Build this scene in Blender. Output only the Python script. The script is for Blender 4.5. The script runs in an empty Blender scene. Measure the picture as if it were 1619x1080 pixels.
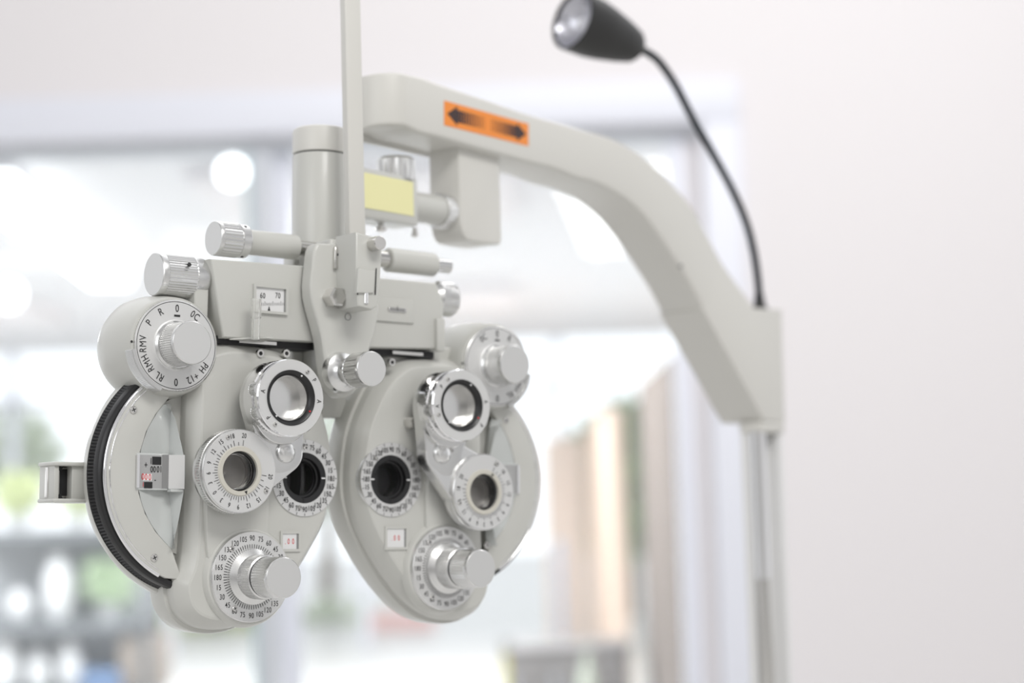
import bpy, math, random
from mathutils import Vector, Matrix
random.seed(7)
C = bpy.context.scene.collection
PI = math.pi
# ------------------------------------------------------------------ camera, world, lights
H = 1.2                                   # camera height above the floor
FPX, PITCH, ROLL = 2865.88, 0.08557, -0.02904
cF = Vector((0, math.cos(PITCH), math.sin(PITCH)))
cu = Vector((0, -math.sin(PITCH), math.cos(PITCH)))
cR = Vector((math.cos(ROLL), 0, 0)) + cu * math.sin(ROLL)
cU = cu * math.cos(ROLL) - Vector((math.sin(ROLL), 0, 0))
CAM = Vector((0, 0, H))
cd = bpy.data.cameras.new('camera'); cam = bpy.data.objects.new('camera', cd); C.objects.link(cam)
m = Matrix.Identity(4)
for i, v in enumerate((cR, cU, -cF)):
    for j in range(3): m[j][i] = v[j]
m.translation = CAM; cam.matrix_world = m
cd.sensor_width = 36; cd.lens = FPX / 1619 * 36; cd.clip_start = .05
cd.dof.use_dof = True; cd.dof.focus_distance = 1.045; cd.dof.aperture_fstop = 3.9; cd.dof.aperture_blades = 0
bpy.context.scene.camera = cam
vs = bpy.context.scene.view_settings
bpy.context.scene.display_settings.display_device = 'sRGB'
vs.view_transform = 'Standard'; vs.look = 'None'; vs.gamma = 1; vs.use_curve_mapping = False; vs.exposure = 0.0

world = bpy.data.worlds.new('world'); bpy.context.scene.world = world; world.use_nodes = True
wn, wl = world.node_tree.nodes, world.node_tree.links
wn.clear()
wo = wn.new('ShaderNodeOutputWorld'); bg = wn.new('ShaderNodeBackground'); tc = wn.new('ShaderNodeTexCoord')
sx = wn.new('ShaderNodeSeparateXYZ'); rp = wn.new('ShaderNodeValToRGB'); mr = wn.new('ShaderNodeMapRange')
wl.new(tc.outputs['Generated'], sx.inputs[0]); wl.new(sx.outputs['Y'], mr.inputs['Value'])
mr.inputs['From Min'].default_value = -1; mr.inputs['From Max'].default_value = 1
nz = wn.new('ShaderNodeTexNoise'); nz.inputs['Scale'].default_value = 2.6; nz.inputs['Detail'].default_value = 1.5; wl.new(tc.outputs['Generated'], nz.inputs['Vector'])
r2 = wn.new('ShaderNodeMapRange'); r2.inputs['From Min'].default_value = .38; r2.inputs['From Max'].default_value = .62; r2.inputs['To Min'].default_value = .42; r2.inputs['To Max'].default_value = 1.3
wl.new(nz.outputs['Fac'], r2.inputs['Value'])
r3 = wn.new('ShaderNodeMapRange'); r3.inputs['From Min'].default_value = -.1; r3.inputs['From Max'].default_value = .3; wl.new(sx.outputs['Y'], r3.inputs['Value'])
mxx = wn.new('ShaderNodeMix'); mxx.data_type = 'FLOAT'; wl.new(r3.outputs[0], mxx.inputs[0]); wl.new(r2.outputs[0], mxx.inputs[2]); mxx.inputs[3].default_value = 1.0
mul = wn.new('ShaderNodeVectorMath'); mul.operation = 'SCALE'; wl.new(rp.outputs[0], mul.inputs[0]); wl.new(mxx.outputs[0], mul.inputs['Scale'])
wl.new(mr.outputs[0], rp.inputs[0]); wl.new(mul.outputs[0], bg.inputs[0]); wl.new(bg.outputs[0], wo.inputs[0])
e = rp.color_ramp.elements
e[0].position = 0; e[0].color = (.62, .61, .60, 1); e[1].position = 1; e[1].color = (1.5, 1.52, 1.55, 1)
k = rp.color_ramp.elements.new(.5); k.color = (.55, .55, .56, 1)
k = rp.color_ramp.elements.new(.72); k.color = (1.2, 1.21, 1.23, 1)
bg.inputs[1].default_value = 1.08

def area(name, loc, target, size, power, col=(1, 1, 1)):
    l = bpy.data.lights.new(name, 'AREA'); l.shape = 'RECTANGLE'; l.size, l.size_y = size; l.energy = power; l.color = col
    o = bpy.data.objects.new(name, l); C.objects.link(o); o.location = loc
    o.rotation_euler = (Vector(target) - Vector(loc)).to_track_quat('-Z', 'Y').to_euler(); return o
area('ceiling_panel_light', (.9, -.4, 2.9), (0, 1.1, 1.2), (1.2, .6), 29, (1, .985, .96))
area('rear_left_light', (-1.6, -1.2, 2.2), (0, 1.1, 1.2), (1.4, 1.4), 14, (.96, .98, 1))  # area light behind the camera, upper left
area('wall_wash_light', (.8, 2.6, 3.6), (.6, 5, 1.2), (2.5, .6), 40, (1, .985, .98))

for sx_, sy_ in ((-3.6, 7.5), (-.6, 7.5), (2.2, 8), (-3.6, 11.5), (-.6, 11.5), (2.2, 12)):   # area lights added to brighten the shop beyond the glass
    l_ = bpy.data.lights.new('shop_fill', 'AREA'); l_.shape = 'RECTANGLE'; l_.size = 1.2; l_.size_y = 1.2; l_.energy = 92; l_.color = (.97, .98, 1)
    o_ = bpy.data.objects.new('shop_fill', l_); C.objects.link(o_); o_.location = (sx_, sy_, H + 1.22)

# ------------------------------------------------------------------ materials
def mat(name, col, rough=.5, metal=0, spec=.5, bump=0, bscale=200, var=0, vscale=6, trans=0, coat=0, aniso=0, emis=0):
    m = bpy.data.materials.new(name); m.use_nodes = True; n, l = m.node_tree.nodes, m.node_tree.links
    b = n['Principled BSDF']
    b.inputs['Base Color'].default_value = (*col, 1); b.inputs['Roughness'].default_value = rough
    b.inputs['Metallic'].default_value = metal; b.inputs['Specular IOR Level'].default_value = spec
    b.inputs['Transmission Weight'].default_value = trans; b.inputs['Coat Weight'].default_value = coat
    if emis:
        b.inputs['Emission Color'].default_value = (*col, 1); b.inputs['Emission Strength'].default_value = emis
    if var or bump:
        t = n.new('ShaderNodeTexCoord')
        ns = n.new('ShaderNodeTexNoise'); ns.inputs['Scale'].default_value = vscale; ns.inputs['Detail'].default_value = 4
        l.new(t.outputs['Object'], ns.inputs['Vector'])
        if var:
            mx = n.new('ShaderNodeMixRGB'); mx.inputs[1].default_value = (*[c * (1 - var) for c in col], 1)
            mx.inputs[2].default_value = (*[min(1, c * (1 + var)) for c in col], 1)
            l.new(ns.outputs['Fac'], mx.inputs[0]); l.new(mx.outputs[0], b.inputs['Base Color'])
        if bump:
            n2 = n.new('ShaderNodeTexNoise'); n2.inputs['Scale'].default_value = bscale
            l.new(t.outputs['Object'], n2.inputs['Vector'])
            bp = n.new('ShaderNodeBump'); bp.inputs['Strength'].default_value = bump; bp.inputs['Distance'].default_value = .0005
            l.new(n2.outputs['Fac'], bp.inputs['Height']); l.new(bp.outputs[0], b.inputs['Normal'])
    return m
PAINT = mat('ivory_paint', (.54, .54, .51), .33, bump=.05, bscale=900, coat=.15)
ARM = mat('arm_paint', (.63, .62, .585), .4, bump=.04, bscale=700)
ALU = mat('satin_aluminium', (.74, .74, .735), .27, 1)
CAP = mat('matt_aluminium_face', (.68, .68, .675), .5, .75)
PLATE = mat('dial_face_aluminium', (.68, .68, .675), .5, .55)
CHR = mat('chrome', (.85, .85, .86), .08, 1)
STEEL = mat('polished_steel', (.66, .65, .63), .2, 1)
BLK = mat('black_plastic', (.012, .012, .013), .35)
BLKM = mat('matt_black', (.02, .02, .022), .6)
INK = mat('black_ink', (.015, .015, .016), .6)
RED = mat('red_ink', (.62, .03, .04), .6)
WHT = mat('white_print_plate', (.72, .72, .72), .5)
GREY = mat('grey_backing', (.25, .25, .25), .5)
CARD = mat('readout_grey', (.42, .42, .42), .3, .2)
RECESS = mat('clear_plastic_over_white', (.56, .58, .57), .12, coat=.6)
GLASS = mat('lens_glass', (1, 1, 1), .0, trans=1)
GLASS.node_tree.nodes['Principled BSDF'].inputs['IOR'].default_value = 1.12
CLEAR = mat('clear_acrylic', (.95, .95, .93), .03, trans=.85)
LENSBACK = mat('frosted_lens', (.44, .44, .43), .4)
LENSDARK = mat('smoky_lens', (.20, .19, .18), .25)
BEIGE = mat('beige_bezel', (.55, .53, .47), .45)
ORANGE = mat('orange_sticker', (.84, .26, .03), .5)
BROWN = mat('dark_brown_print', (.035, .012, .01), .5)
YEL = mat('pale_yellow_label', (.80, .77, .42), .5)
NAVY = mat('dark_blue_rubber', (.006, .010, .016), .55, spec=.3)
RUB = mat('black_rubber', (.02, .02, .02), .5)

# ------------------------------------------------------------------ mesh collector
class MB:
    def __init__(s, fn=None): s.v, s.f, s.m, s.mats, s.cur, s.fn = [], [], [], [], 0, fn or (lambda p: Vector(p))
    def use(s, m):
        if m not in s.mats: s.mats.append(m)
        s.cur = s.mats.index(m); return s
    def add(s, vs, fs):
        b = len(s.v); s.v += [s.fn(p) for p in vs]
        for f in fs: s.f.append([b + i for i in f]); s.m.append(s.cur)
        return s
    def rings(s, rs, cap0=True, cap1=True, closed=True):
        n = len(rs[0]); vs = [p for r in rs for p in r]; fs = []
        for i in range(len(rs) - 1):
            for j in range(n if closed else n - 1):
                k = (j + 1) % n; fs.append((i * n + j, i * n + k, (i + 1) * n + k, (i + 1) * n + j))
        if cap0: fs.append(tuple(range(n - 1, -1, -1)))
        if cap1: fs.append(tuple((len(rs) - 1) * n + j for j in range(n)))
        return s.add(vs, fs)
    def lathe(s, o, ax, prof, n=64, cap0=True, cap1=True, arc=None):
        """profile of (radius, height along ax[, knurl depth]); o, ax in local units"""
        o = Vector(o); ax = Vector(ax).normalized()
        a = Vector((0, 0, 1)) if abs(ax.z) < .9 else Vector((1, 0, 0))
        x = ax.cross(a).normalized(); y = ax.cross(x)
        rs = []
        for p in prof:
            kn = p[2] if len(p) > 2 else 0; ring = []
            for j in range(n):
                t = 2 * PI * j / n; r = p[0] - (kn if j % 2 else 0)
                ring.append(o + ax * p[1] + (x * math.cos(t) + y * math.sin(t)) * r)
            rs.append(ring)
        return s.rings(rs, cap0 and prof[0][0] > 0, cap1 and prof[-1][0] > 0)
    def prism(s, out, w0, w1, bev=0, off=None):
        """outline [(u,v)] extruded along w from front w0 to back w1, front edge rounded"""
        out = ccw(out); rs = [[(p[0], w1, p[1]) for p in out]]
        if bev:
            sg = 1 if w1 > w0 else -1
            for a in (0, 30, 60, 90):
                t = math.radians(a); q = inset(out, bev * (1 - math.cos(t)))
                rs.append([(p[0], w0 + sg * bev * (1 - math.sin(t)), p[1]) for p in q])
        else: rs.append([(p[0], w0, p[1]) for p in out])
        return s.rings(rs)
    def box(s, a, b, bev=0):
        """box from corner a to corner b, all edges chamfered by bev"""
        lo = [min(a[i], b[i]) for i in range(3)]; hi = [max(a[i], b[i]) for i in range(3)]
        if not bev:
            x0, y0, z0 = lo; x1, y1, z1 = hi
            return s.rings([[(x0, y0, z0), (x1, y0, z0), (x1, y1, z0), (x0, y1, z0)], [(x0, y0, z1), (x1, y0, z1), (x1, y1, z1), (x0, y1, z1)]])
        rs = []
        for z, d in ((lo[2], bev), (lo[2] + bev * .3, bev * .3), (lo[2] + bev, 0), (hi[2] - bev, 0), (hi[2] - bev * .3, bev * .3), (hi[2], bev)):
            rs.append(rrect(lo[0] + d, lo[1] + d, hi[0] - d, hi[1] - d, bev, z))
        return s.rings(rs)
    def tube(s, pts, r, n=12, rr=None):
        pts = [Vector(p) for p in pts]; rs = []; up = Vector((.13, .2, .97))
        for i, p in enumerate(pts):
            d = (pts[min(i + 1, len(pts) - 1)] - pts[max(i - 1, 0)]).normalized()
            x = d.cross(up).normalized(); y = d.cross(x); q = rr[i] if rr else r
            rs.append([p + (x * math.cos(2 * PI * j / n) + y * math.sin(2 * PI * j / n)) * q for j in range(n)])
        return s.rings(rs)
    def flat(s, out, w):
        return s.add([(p[0], w, p[1]) for p in out], [tuple(range(len(out)))])
    def text(s, t, u, v, w, size, rot=0, sx=.74, mat=None, m=None):
        vs, fs = glyphs(t)
        c, sn = math.cos(rot), math.sin(rot); q = []
        for x, y in vs:
            x *= size * sx; y *= size
            q.append((u + x * c - y * sn, w, v + x * sn + y * c))
        if mat: s.use(mat)
        return s.add(q, fs)
    def build(s, name, parent=None, smooth=35, bevel=0):
        me = bpy.data.meshes.new(name); me.from_pydata([tuple(v) for v in s.v], [], s.f)
        for mm in s.mats: me.materials.append(mm)
        me.polygons.foreach_set('material_index', s.m)
        import bmesh
        b = bmesh.new(); b.from_mesh(me); bmesh.ops.recalc_face_normals(b, faces=b.faces); b.to_mesh(me); b.free()
        me.polygons.foreach_set('use_smooth', [bool(smooth)] * len(me.polygons))
        if smooth: me.set_sharp_from_angle(angle=math.radians(smooth))
        me.update()
        o = bpy.data.objects.new(name, me); C.objects.link(o)
        if parent: o.parent = parent
        return o
def ccw(o):
    a = sum(o[i][0] * o[(i + 1) % len(o)][1] - o[(i + 1) % len(o)][0] * o[i][1] for i in range(len(o)))
    return list(o) if a > 0 else list(o)[::-1]
def inset(o, d):
    if not d: return list(o)
    n = len(o); r = []
    for i in range(n):
        a = Vector(o[i - 1]); b = Vector(o[i]); c = Vector(o[(i + 1) % n])
        e1 = (b - a).normalized(); e2 = (c - b).normalized()
        n1 = Vector((-e1.y, e1.x)); n2 = Vector((-e2.y, e2.x)); nn = (n1 + n2)
        if nn.length < 1e-6: nn = n1
        nn.normalize(); k = max(.5, nn.dot(n1)); p = b + nn * (d / k); r.append((p.x, p.y))
    return r
def rrect(x0, y0, x1, y1, r, z, k=4):
    o = []
    for cx, cy, a in ((x1 - r, y1 - r, 0), (x0 + r, y1 - r, 90), (x0 + r, y0 + r, 180), (x1 - r, y0 + r, 270)):
        for i in range(k + 1):
            t = math.radians(a + 90 * i / k); o.append((cx + r * math.cos(t), cy + r * math.sin(t), z))
    return o
def circ(cx, cy, r, n=48, a0=0, a1=360):
    full = a1 - a0 >= 360
    return [(cx + r * math.cos(math.radians(a0 + (a1 - a0) * i / (n if full else n - 1))), cy + r * math.sin(math.radians(a0 + (a1 - a0) * i / (n if full else n - 1)))) for i in range(n)]
def spline(pts, k=6, closed=True):
    n = len(pts); o = []; D = len(pts[0])
    for i in range(n if closed else n - 1):
        g = lambda j: pts[j % n] if closed else pts[max(0, min(n - 1, j))]
        a, b, c, d = g(i - 1), g(i), g(i + 1), g(i + 2)
        for q in range(k):
            t = q / k
            o.append(tuple(.5 * ((2 * b[z]) + (c[z] - a[z]) * t + (2 * a[z] - 5 * b[z] + 4 * c[z] - d[z]) * t * t + (3 * b[z] - a[z] - 3 * c[z] + d[z]) * t ** 3) for z in range(D)))
    if not closed: o.append(tuple(pts[-1]))
    return o
_g = {}
def glyphs(t):
    if t not in _g:
        cu_ = bpy.data.curves.new('lettering', 'FONT'); cu_.body = t; cu_.size = 1; cu_.align_x = 'CENTER'; cu_.align_y = 'CENTER'; cu_.offset = .006 if t.isdigit() else 0; cu_.space_character = 1.12
        o = bpy.data.objects.new('lettering', cu_); C.objects.link(o); bpy.context.view_layer.update()
        me = o.to_mesh(); vs = [(v.co.x, v.co.y) for v in me.vertices]; fs = [tuple(p.vertices) for p in me.polygons]
        x0, x1 = min(v[0] for v in vs), max(v[0] for v in vs); y0, y1 = min(v[1] for v in vs), max(v[1] for v in vs)
        vs = [(x - (x0 + x1) / 2, y - (y0 + y1) / 2) for x, y in vs]
        o.to_mesh_clear(); bpy.data.objects.remove(o); _g[t] = (vs, fs)
    return _g[t]
def tag(o, label=None, cat=None, group=None, kind=None):
    for k_, v_ in (('label', label), ('category', cat), ('group', group), ('kind', kind)):
        if v_: o[k_] = v_
    return o
def empty(name, mtx):
    o = bpy.data.objects.new(name, None); C.objects.link(o); o.matrix_world = mtx; o.empty_display_size = .02; return o
def ray(px, py): return cF + cR * ((px - 809.5) / FPX) - cU * ((py - 540) / FPX)
class Frame:
    """a thing's own axes: u right, w away, v up, in millimetres"""
    def __init__(s, o, ex, ey, ez): s.o, s.ex, s.ey, s.ez = Vector(o), ex, ey, ez
    def at(s, px, py, w):
        d = ray(px, py); k = (w / 1000 + (s.o - CAM).dot(s.ey)) / d.dot(s.ey); p = CAM + d * k - s.o
        return (p.dot(s.ex) * 1000, p.dot(s.ez) * 1000)
    def mtx(s):
        m = Matrix.Identity(4)
        for i, v in enumerate((s.ex, s.ey, s.ez)):
            for j in range(3): m[j][i] = v[j]
        m.translation = s.o; return m
mm = lambda p: Vector(p) * .001
# ================================================================== PHOROPTER
al, tl = 0.68344, 0.03266
X0 = Vector((math.cos(al), math.sin(al), 0)); Y0 = Vector((-math.sin(al), math.cos(al), 0)); Z0 = Vector((0, 0, 1))
PF = Frame((-0.10346, 1.1218, H + 0.01415), X0 * math.cos(tl) - Z0 * math.sin(tl), Y0, X0 * math.sin(tl) + Z0 * math.cos(tl))
P = PF.at
pho = tag(empty('phoropter', PF.mtx()), 'ivory and silver eye examination phoropter with two round lens heads, dials and knobs', 'phoropter')
def screw(par, u, v, w, r=2.0, name='screw'):
    b = MB(mm); b.use(STEEL).lathe((u, w, v), (0, -1, 0), [(r, 0), (r, .5), (r * .8, .9)], 20)
    b.use(INK)
    for a in (.4, .4 + PI / 2):
        c, s_ = math.cos(a) * r * .6, math.sin(a) * r * .6; d = r * .12
        b.add([(u - c + s_ * .2, w - .95, v - s_ - c * .2), (u + c + s_ * .2, w - .95, v + s_ - c * .2), (u + c - s_ * .2, w - .95, v + s_ + c * .2), (u - c - s_ * .2, w - .95, v - s_ + c * .2)], [(0, 1, 2, 3)])
    return b.build(name, par)
def ticks(b, u, v, w, r0, r1, angs, wd=.28, mat=INK):
    b.use(mat)
    for a in angs:
        t = math.radians(a); c, s_ = math.cos(t), math.sin(t)
        b.add([(u + c * r0 - s_ * wd / 2, w, v + s_ * r0 + c * wd / 2), (u + c * r0 + s_ * wd / 2, w, v + s_ * r0 - c * wd / 2),
               (u + c * r1 + s_ * wd / 2, w, v + s_ * r1 - c * wd / 2), (u + c * r1 - s_ * wd / 2, w, v + s_ * r1 + c * wd / 2)], [(0, 1, 2, 3)])
def axis_numbers(b, u, v, w, r, size):
    for th in range(15, 181, 15):
        for a in (th, th - 180):
            if th == 180 and a == 0: a = 0
            t = math.radians(a); b.text(str(th), u + r * math.cos(t), v + r * math.sin(t), w, size, mat=INK)
def knob(par, o, ax, r, h0, h1, teeth=44, name='knob', face=CAP, collar=None, depth=.35):
    """knurled knob from height h0 to h1 along ax with a plain rounded rim and flat cap"""
    b = MB(mm); n = teeth * 2; L = h1 - h0
    if collar: b.use(ALU).lathe(o, ax, collar, 64)
    b.use(ALU).lathe(o, ax, [(r * .96, h0), (r, h0 + .4), (r, h0 + .8, depth), (r, h1 - max(1.6, .18 * L), depth), (r, h1 - max(1.5, .17 * L)), (r, h1 - .9), (r * .985, h1 - .4), (r * .95, h1)], n)
    b.use(face).lathe(o, ax, [(r * .95, h1), (0.001, h1 + .02)], n, cap0=False)
    return b.build(name, par, 25)

def ring_open(b, o, ax, prof, n=72):
    """closed ring section revolved (hollow)"""
    o = Vector(o); ax = Vector(ax).normalized(); a = Vector((0, 0, 1)) if abs(ax.z) < .9 else Vector((1, 0, 0))
    x = ax.cross(a).normalized(); y = ax.cross(x); k = len(prof); vs, fs = [], []
    for j in range(n):
        t = 2 * PI * j / n
        for p in prof:
            r = p[0] - ((p[2] if len(p) > 2 else 0) if j % 2 else 0)
            vs.append(o + ax * p[1] + (x * math.cos(t) + y * math.sin(t)) * r)
    for j in range(n):
        for i in range(k):
            fs.append((j * k + i, j * k + (i + 1) % k, ((j + 1) % n) * k + (i + 1) % k, ((j + 1) % n) * k + i))
    b.add(vs, fs)

COVER = [(28, 66), (16, 48), (8, 27), (5, 0), (9, -22), (20, -43), (36, -64), (53, -80), (70, -88.5), (88, -91), (104, -87), (114, -77), (117, -62), (112, -48), (110.5, -20), (110.5, 20), (110, 46), (108, 70), (90, 80), (70, 81), (45, 78)]
def make_head(s):
    Lh = s < 0
    mir = lambda pts: [(s * a, b_) for a, b_ in pts]
    # ---- body: back shell, pillow-shaped front cover
    b = MB(mm).use(PAINT)
    co = spline(mir(COVER), 6)
    def sc(k, dx=0):
        cx, cy = s * 64, -3
        return inset(ccw(co), k)
    base = ccw(co)
    secs = [(base, 36, 3), (base, 33.5, 0), (base, 31, -1), (base, 17, -1), (base, 16, -.6), (base, 15.6, 1.4), (base, 9.5, 1.6), (base, 8.3, 2.0), (base, 1.3, 6.6), (base, .4, 7.3), (base, 0, 8.6)]
    rr_ = [[(p[0], w, p[1]) for p in (inset(q, d) if d else q)] for q, w, d in secs]
    b.rings(rr_, cap1=False)
    hole = circ(s * 32, 0, 15.6, 48)
    from mathutils.geometry import tessellate_polygon
    fo = [Vector((p[0], p[2], 0)) for p in rr_[-1]]; fh = [Vector((p[0], p[1], 0)) for p in hole]
    tr = tessellate_polygon([fo, fh[::-1]])
    b.add([(p.x, 0, p.y) for p in fo + fh[::-1]], [tuple(t_) for t_ in tr])
    hr_ = [[(p[0], w, p[1]) for p in hole] for w in (0, 17)]
    b.rings(hr_, cap0=False)
    ring = [(40, 47), (60, 46), (72, 40), (75.5, 31), (76, 25.5), (75.5, 22), (74.5, 21.5)]
    b.lathe((s * 86, 0, 1), (0, 1, 0), ring, 96)
    b.lathe((s * 94, 0, 1), (0, 1, 0), [(49, 14.5), (49, 23)], 72)
    # raised pads on the face around the dials
    ba = dict(bot=(398, 912) if Lh else (706, 898))['bot']
    bu, bv = P(*ba, -6)
    b.lathe((bu, 0, bv), (0, -1, 0), [(30, -2), (29.3, 1), (28, 3.2), (27, 3.6)], 72)
    # raised central web joining lens turret and axis dial
    web = mir([(58, -30), (60, 5), (76, 20), (98, 10), (101, -10), (98, -50), (88, -60), (60, -50)])
    b.prism(spline(web, 4), -3.0, 3, 1.8)
    # top drum that carries the auxiliary dial
    tu, tv = P(*((279, 546) if Lh else (786, 579)), -1.7)
    drum = [(16, 47), (24, 45.5), (29, 41), (31.2, 34), (31.4, 26), (30.6, 14), (29.0, 5), (28.3, 1), (27.6, 0)]
    b.lathe((tu, 0, tv), (0, 1, 0), drum, 80)
    # bridge up to the cross bar
    b.prism(mir([(38, 60), (38, 88), (96, 88), (100, 60)]), 12, 28, 2)
    head = b.build('lens_head', pho, 28)
    head['label'] = ('left' if Lh else 'right') + ' lens head, ' + ('nearer the camera with a curved black power wheel' if Lh else 'farther from the camera')
    # ---- power wheel (black knurled) and trim
    b = MB(mm); cu0, cv0 = s * 94, 1
    ring_open(b.use(BLK), (cu0, 0, cv0), (0, 1, 0), [(60, 20), (65.5, 9.4), (67.8, 9.4), (68.9, 10.4), (69.2, 11), (69.6, 15), (69.6, 15.2, .9), (70.6, 20.4, .9), (70.6, 21.2), (66, 21.4)], 440)
    b.build('power_wheel', head, 25)
    # ---- crescent panel
    A0, A1 = 74, -66
    outer = [(94 + 65.6 * math.cos(math.radians(a)), 1 + 65.6 * math.sin(math.radians(a))) for a in [A0 + (A1 - A0) * i / 40 for i in range(41)]]
    if Lh:
        vl = [P(*q, 8) for q in [(258, 640), (246, 655), (231, 682), (221, 715), (217, 745), (219, 780), (229, 812), (245, 840), (260, 857), (271, 868)]]
    else:
        vl = [(-q[0], q[1]) for q in [P(*q, 8) for q in [(258, 640), (246, 655), (231, 682), (221, 715), (217, 745), (219, 780), (229, 812), (245, 840), (260, 857), (271, 868)]]]
    vl = [(abs(a), b_) for a, b_ in vl]
    inner = [(110, -60)] + vl[::-1] + [(112, 55)]
    b = MB(mm).use(PAINT).prism(mir(outer + inner), 7.2, 14, .8)
    panel = b.build('crescent_panel', head, 30)
    b = MB(mm).use(CHR)
    arc = [(s * (94 + 65.9 * math.cos(math.radians(a))), 8.0, 1 + 65.9 * math.sin(math.radians(a))) for a in [A0 - 4 + (A1 + 4 - A0 + 4) * i / 60 for i in range(61)]]
    b.tube(arc, 1.15, 8); arc2 = [(s * (94 + 63.2 * math.cos(math.radians(a))), 7.4, 1 + 63.2 * math.sin(math.radians(a))) for a in [A0 - 8 + (A1 + 14 - A0) * i / 60 for i in range(61)]]
    b.tube(arc2, .5, 6)
    b.build('chrome_trim', head, 60)
    # ---- recess with the power window
    vr = [P(*q, 3) for q in [(262, 639), (276, 655), (284, 690), (290, 715), (294, 745), (291, 775), (285, 810), (278, 845), (271, 868)]]
    vr = [(abs(a), b_) for a, b_ in vr]
    top, bot_ = (abs(P(264, 640, 13)[0]), P(264, 640, 13)[1]), (abs(P(270, 868, 13)[0]), P(270, 868, 13)[1])
    b = MB(mm).use(RECESS); N = 16
    def res(c, n):
        d = [0]
        for i in range(len(c) - 1): d.append(d[-1] + math.dist(c[i], c[i + 1]))
        o = []
        for j in range(n + 1):
            t = d[-1] * j / n; i = max(k_ for k_ in range(len(d)) if d[k_] <= t + 1e-9); i = min(i, len(c) - 2)
            f = (t - d[i]) / (d[i + 1] - d[i]); o.append((c[i][0] + (c[i + 1][0] - c[i][0]) * f, c[i][1] + (c[i + 1][1] - c[i][1]) * f))
        return o
    a_, c_ = res(vl, N), res(vr, N); vs_, fs_ = [], []
    for j in range(N + 1):
        t = j / N; cr = (top[0] + (bot_[0] - top[0]) * t, top[1] + (bot_[1] - top[1]) * t); dp = 8 + 5.0 * math.sin(PI * t)
        cr = (cr[0] + .001, cr[1])
        vs_ += [(s * a_[j][0], 7.6, a_[j][1]), (s * (a_[j][0] + cr[0]) / 2, 7.6 + (dp - 7.6) * .75, (a_[j][1] + cr[1]) / 2), (s * cr[0], dp, cr[1]), (s * c_[j][0], 3.2, c_[j][1])]
    for j in range(N):
        for i in range(3): fs_.append((4 * j + i, 4 * j + i + 1, 4 * j + i + 5, 4 * j + i + 4))
    b.add(vs_, fs_); b.build('window_recess', head, 20)
    W = lambda x, y, w: (s * abs(P(x, y, w)[0]), P(x, y, w)[1])
    b = MB(mm); x0, y1 = W(220, 719, 6.4); x1, y0 = W(266, 772, 6.4); x2, _ = W(292, 745, 2.2)
    b.use(RECESS).prism([(x0 - s * -1.2, y0 - 1.2), (x1, y0 - 1.2), (x1, y1 + 1.2), (x0 - s * -1.2, y1 + 1.2)], 6.9, 13, .5)
    b.use(CARD).flat([(x0, y0), (x1, y0), (x1, y1), (x0, y1)], 6.7)
    b.use(CHR).box((x0, 5.4, y0), (x0 + s * 1.6, 7, y1), 0)
    b.use(CAP).rings([[(x1, 6.2, y0 - .4), (x2, 2.2, y0 - .4), (x2, 8, y0 - .4), (x1, 10, y0 - .4)], [(x1, 6.2, y1 + .4), (x2, 2.2, y1 + .4), (x2, 8, y1 + .4), (x1, 10, y1 + .4)]])
    b.use(RECESS).box((x1, 3.0, y0 - 2.2), (x2, 8, y0 - .6), .3)
    T = lambda x, y: W(x, y, 6.4)
    if Lh:
        def bar(xa, ya, xb, yb, mt, w=6.5):
            p0, p1 = T(xa, ya), T(xb, yb); b.use(mt).flat([(p0[0], p0[1]), (p1[0], p0[1]), (p1[0], p1[1]), (p0[0], p1[1])], w)
        bar(257, 719, 266, 772, GREY, 6.55); bar(241, 722, 255, 735, INK); bar(228, 762, 241, 772, INK)
        bar(226, 749, 240, 760, mat('readout_card', (.8, .78, .78), .5), 6.52)
        for t_, x, y, z, mt in (('+', 231, 735, 7, INK), ('1', 239, 729, 6.4, INK), ('0', 240, 742, 6.4, INK), ('0', 244.5, 742, 6.4, INK), ('0', 250, 742, 6.4, INK),
                                ('0', 226, 753.5, 6.4, RED), ('0', 231, 754, 6.4, RED), ('0', 237, 754.5, 6.4, RED), ('-', 245.5, 759.5, 7, INK), ('1', 226.5, 766, 5, RED)):
            u_, v_ = T(x, y); b.text(t_, u_, v_, 6.4, z * .78, mat=mt, sx=.7)
        bar(254.2, 737, 254.9, 747, INK)
    b.build('power_window', head, 30)
    for q in ([(211, 648), (244, 882)] if Lh else [(800, 665), (770, 862)]):
        if Lh: u_, v_ = P(*q, 7)
        else: u_, v_ = P(*q, 7)
        screw(panel, u_, v_, 7.2, 2.3) if False else screw(head, u_, v_, 7.2, 2.3)
    # ---- auxiliary dial (top)
    b = MB(mm)
    b.use(ALU).lathe((tu, -3.5, tv), (0, 1, 0), [(26.2, 6.2), (26.8, 5.6, .3), (26.8, 3.2, .3), (26.6, 2.2), (26.1, 1.8)], 240, cap1=False)
    b.use(PLATE).lathe((tu, -3.5, tv), (0, 1, 0), [(26.1, 1.8), (25.6, 1.75)], 240, cap0=False, cap1=False)
    b.use(INK).lathe((tu, -3.5, tv), (0, 1, 0), [(25.6, 1.75), (25.2, 1.75)], 120, cap0=False, cap1=False)
    b.use(PLATE).lathe((tu, -3.5, tv), (0, 1, 0), [(25.2, 1.75), (15, 1.6), (14, 1.0), (.01, 1.0)], 120, cap0=False, cap1=False)
    for t_, a in (('0', 90), ('0C', 57), ('R', 119), ('P', 146), ('RMV', 181), ('RMH', 212), ('RL', 240), ('0', 270), ('+12', 300), ('PH', 326)):
        a = a if Lh else 180 - a
        t = math.radians(a); b.text(t_, tu + 21.6 * math.cos(t), tv + 21.6 * math.sin(t), -2.0, 6.1, rot=t - PI / 2, mat=INK, sx=.78)
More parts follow.
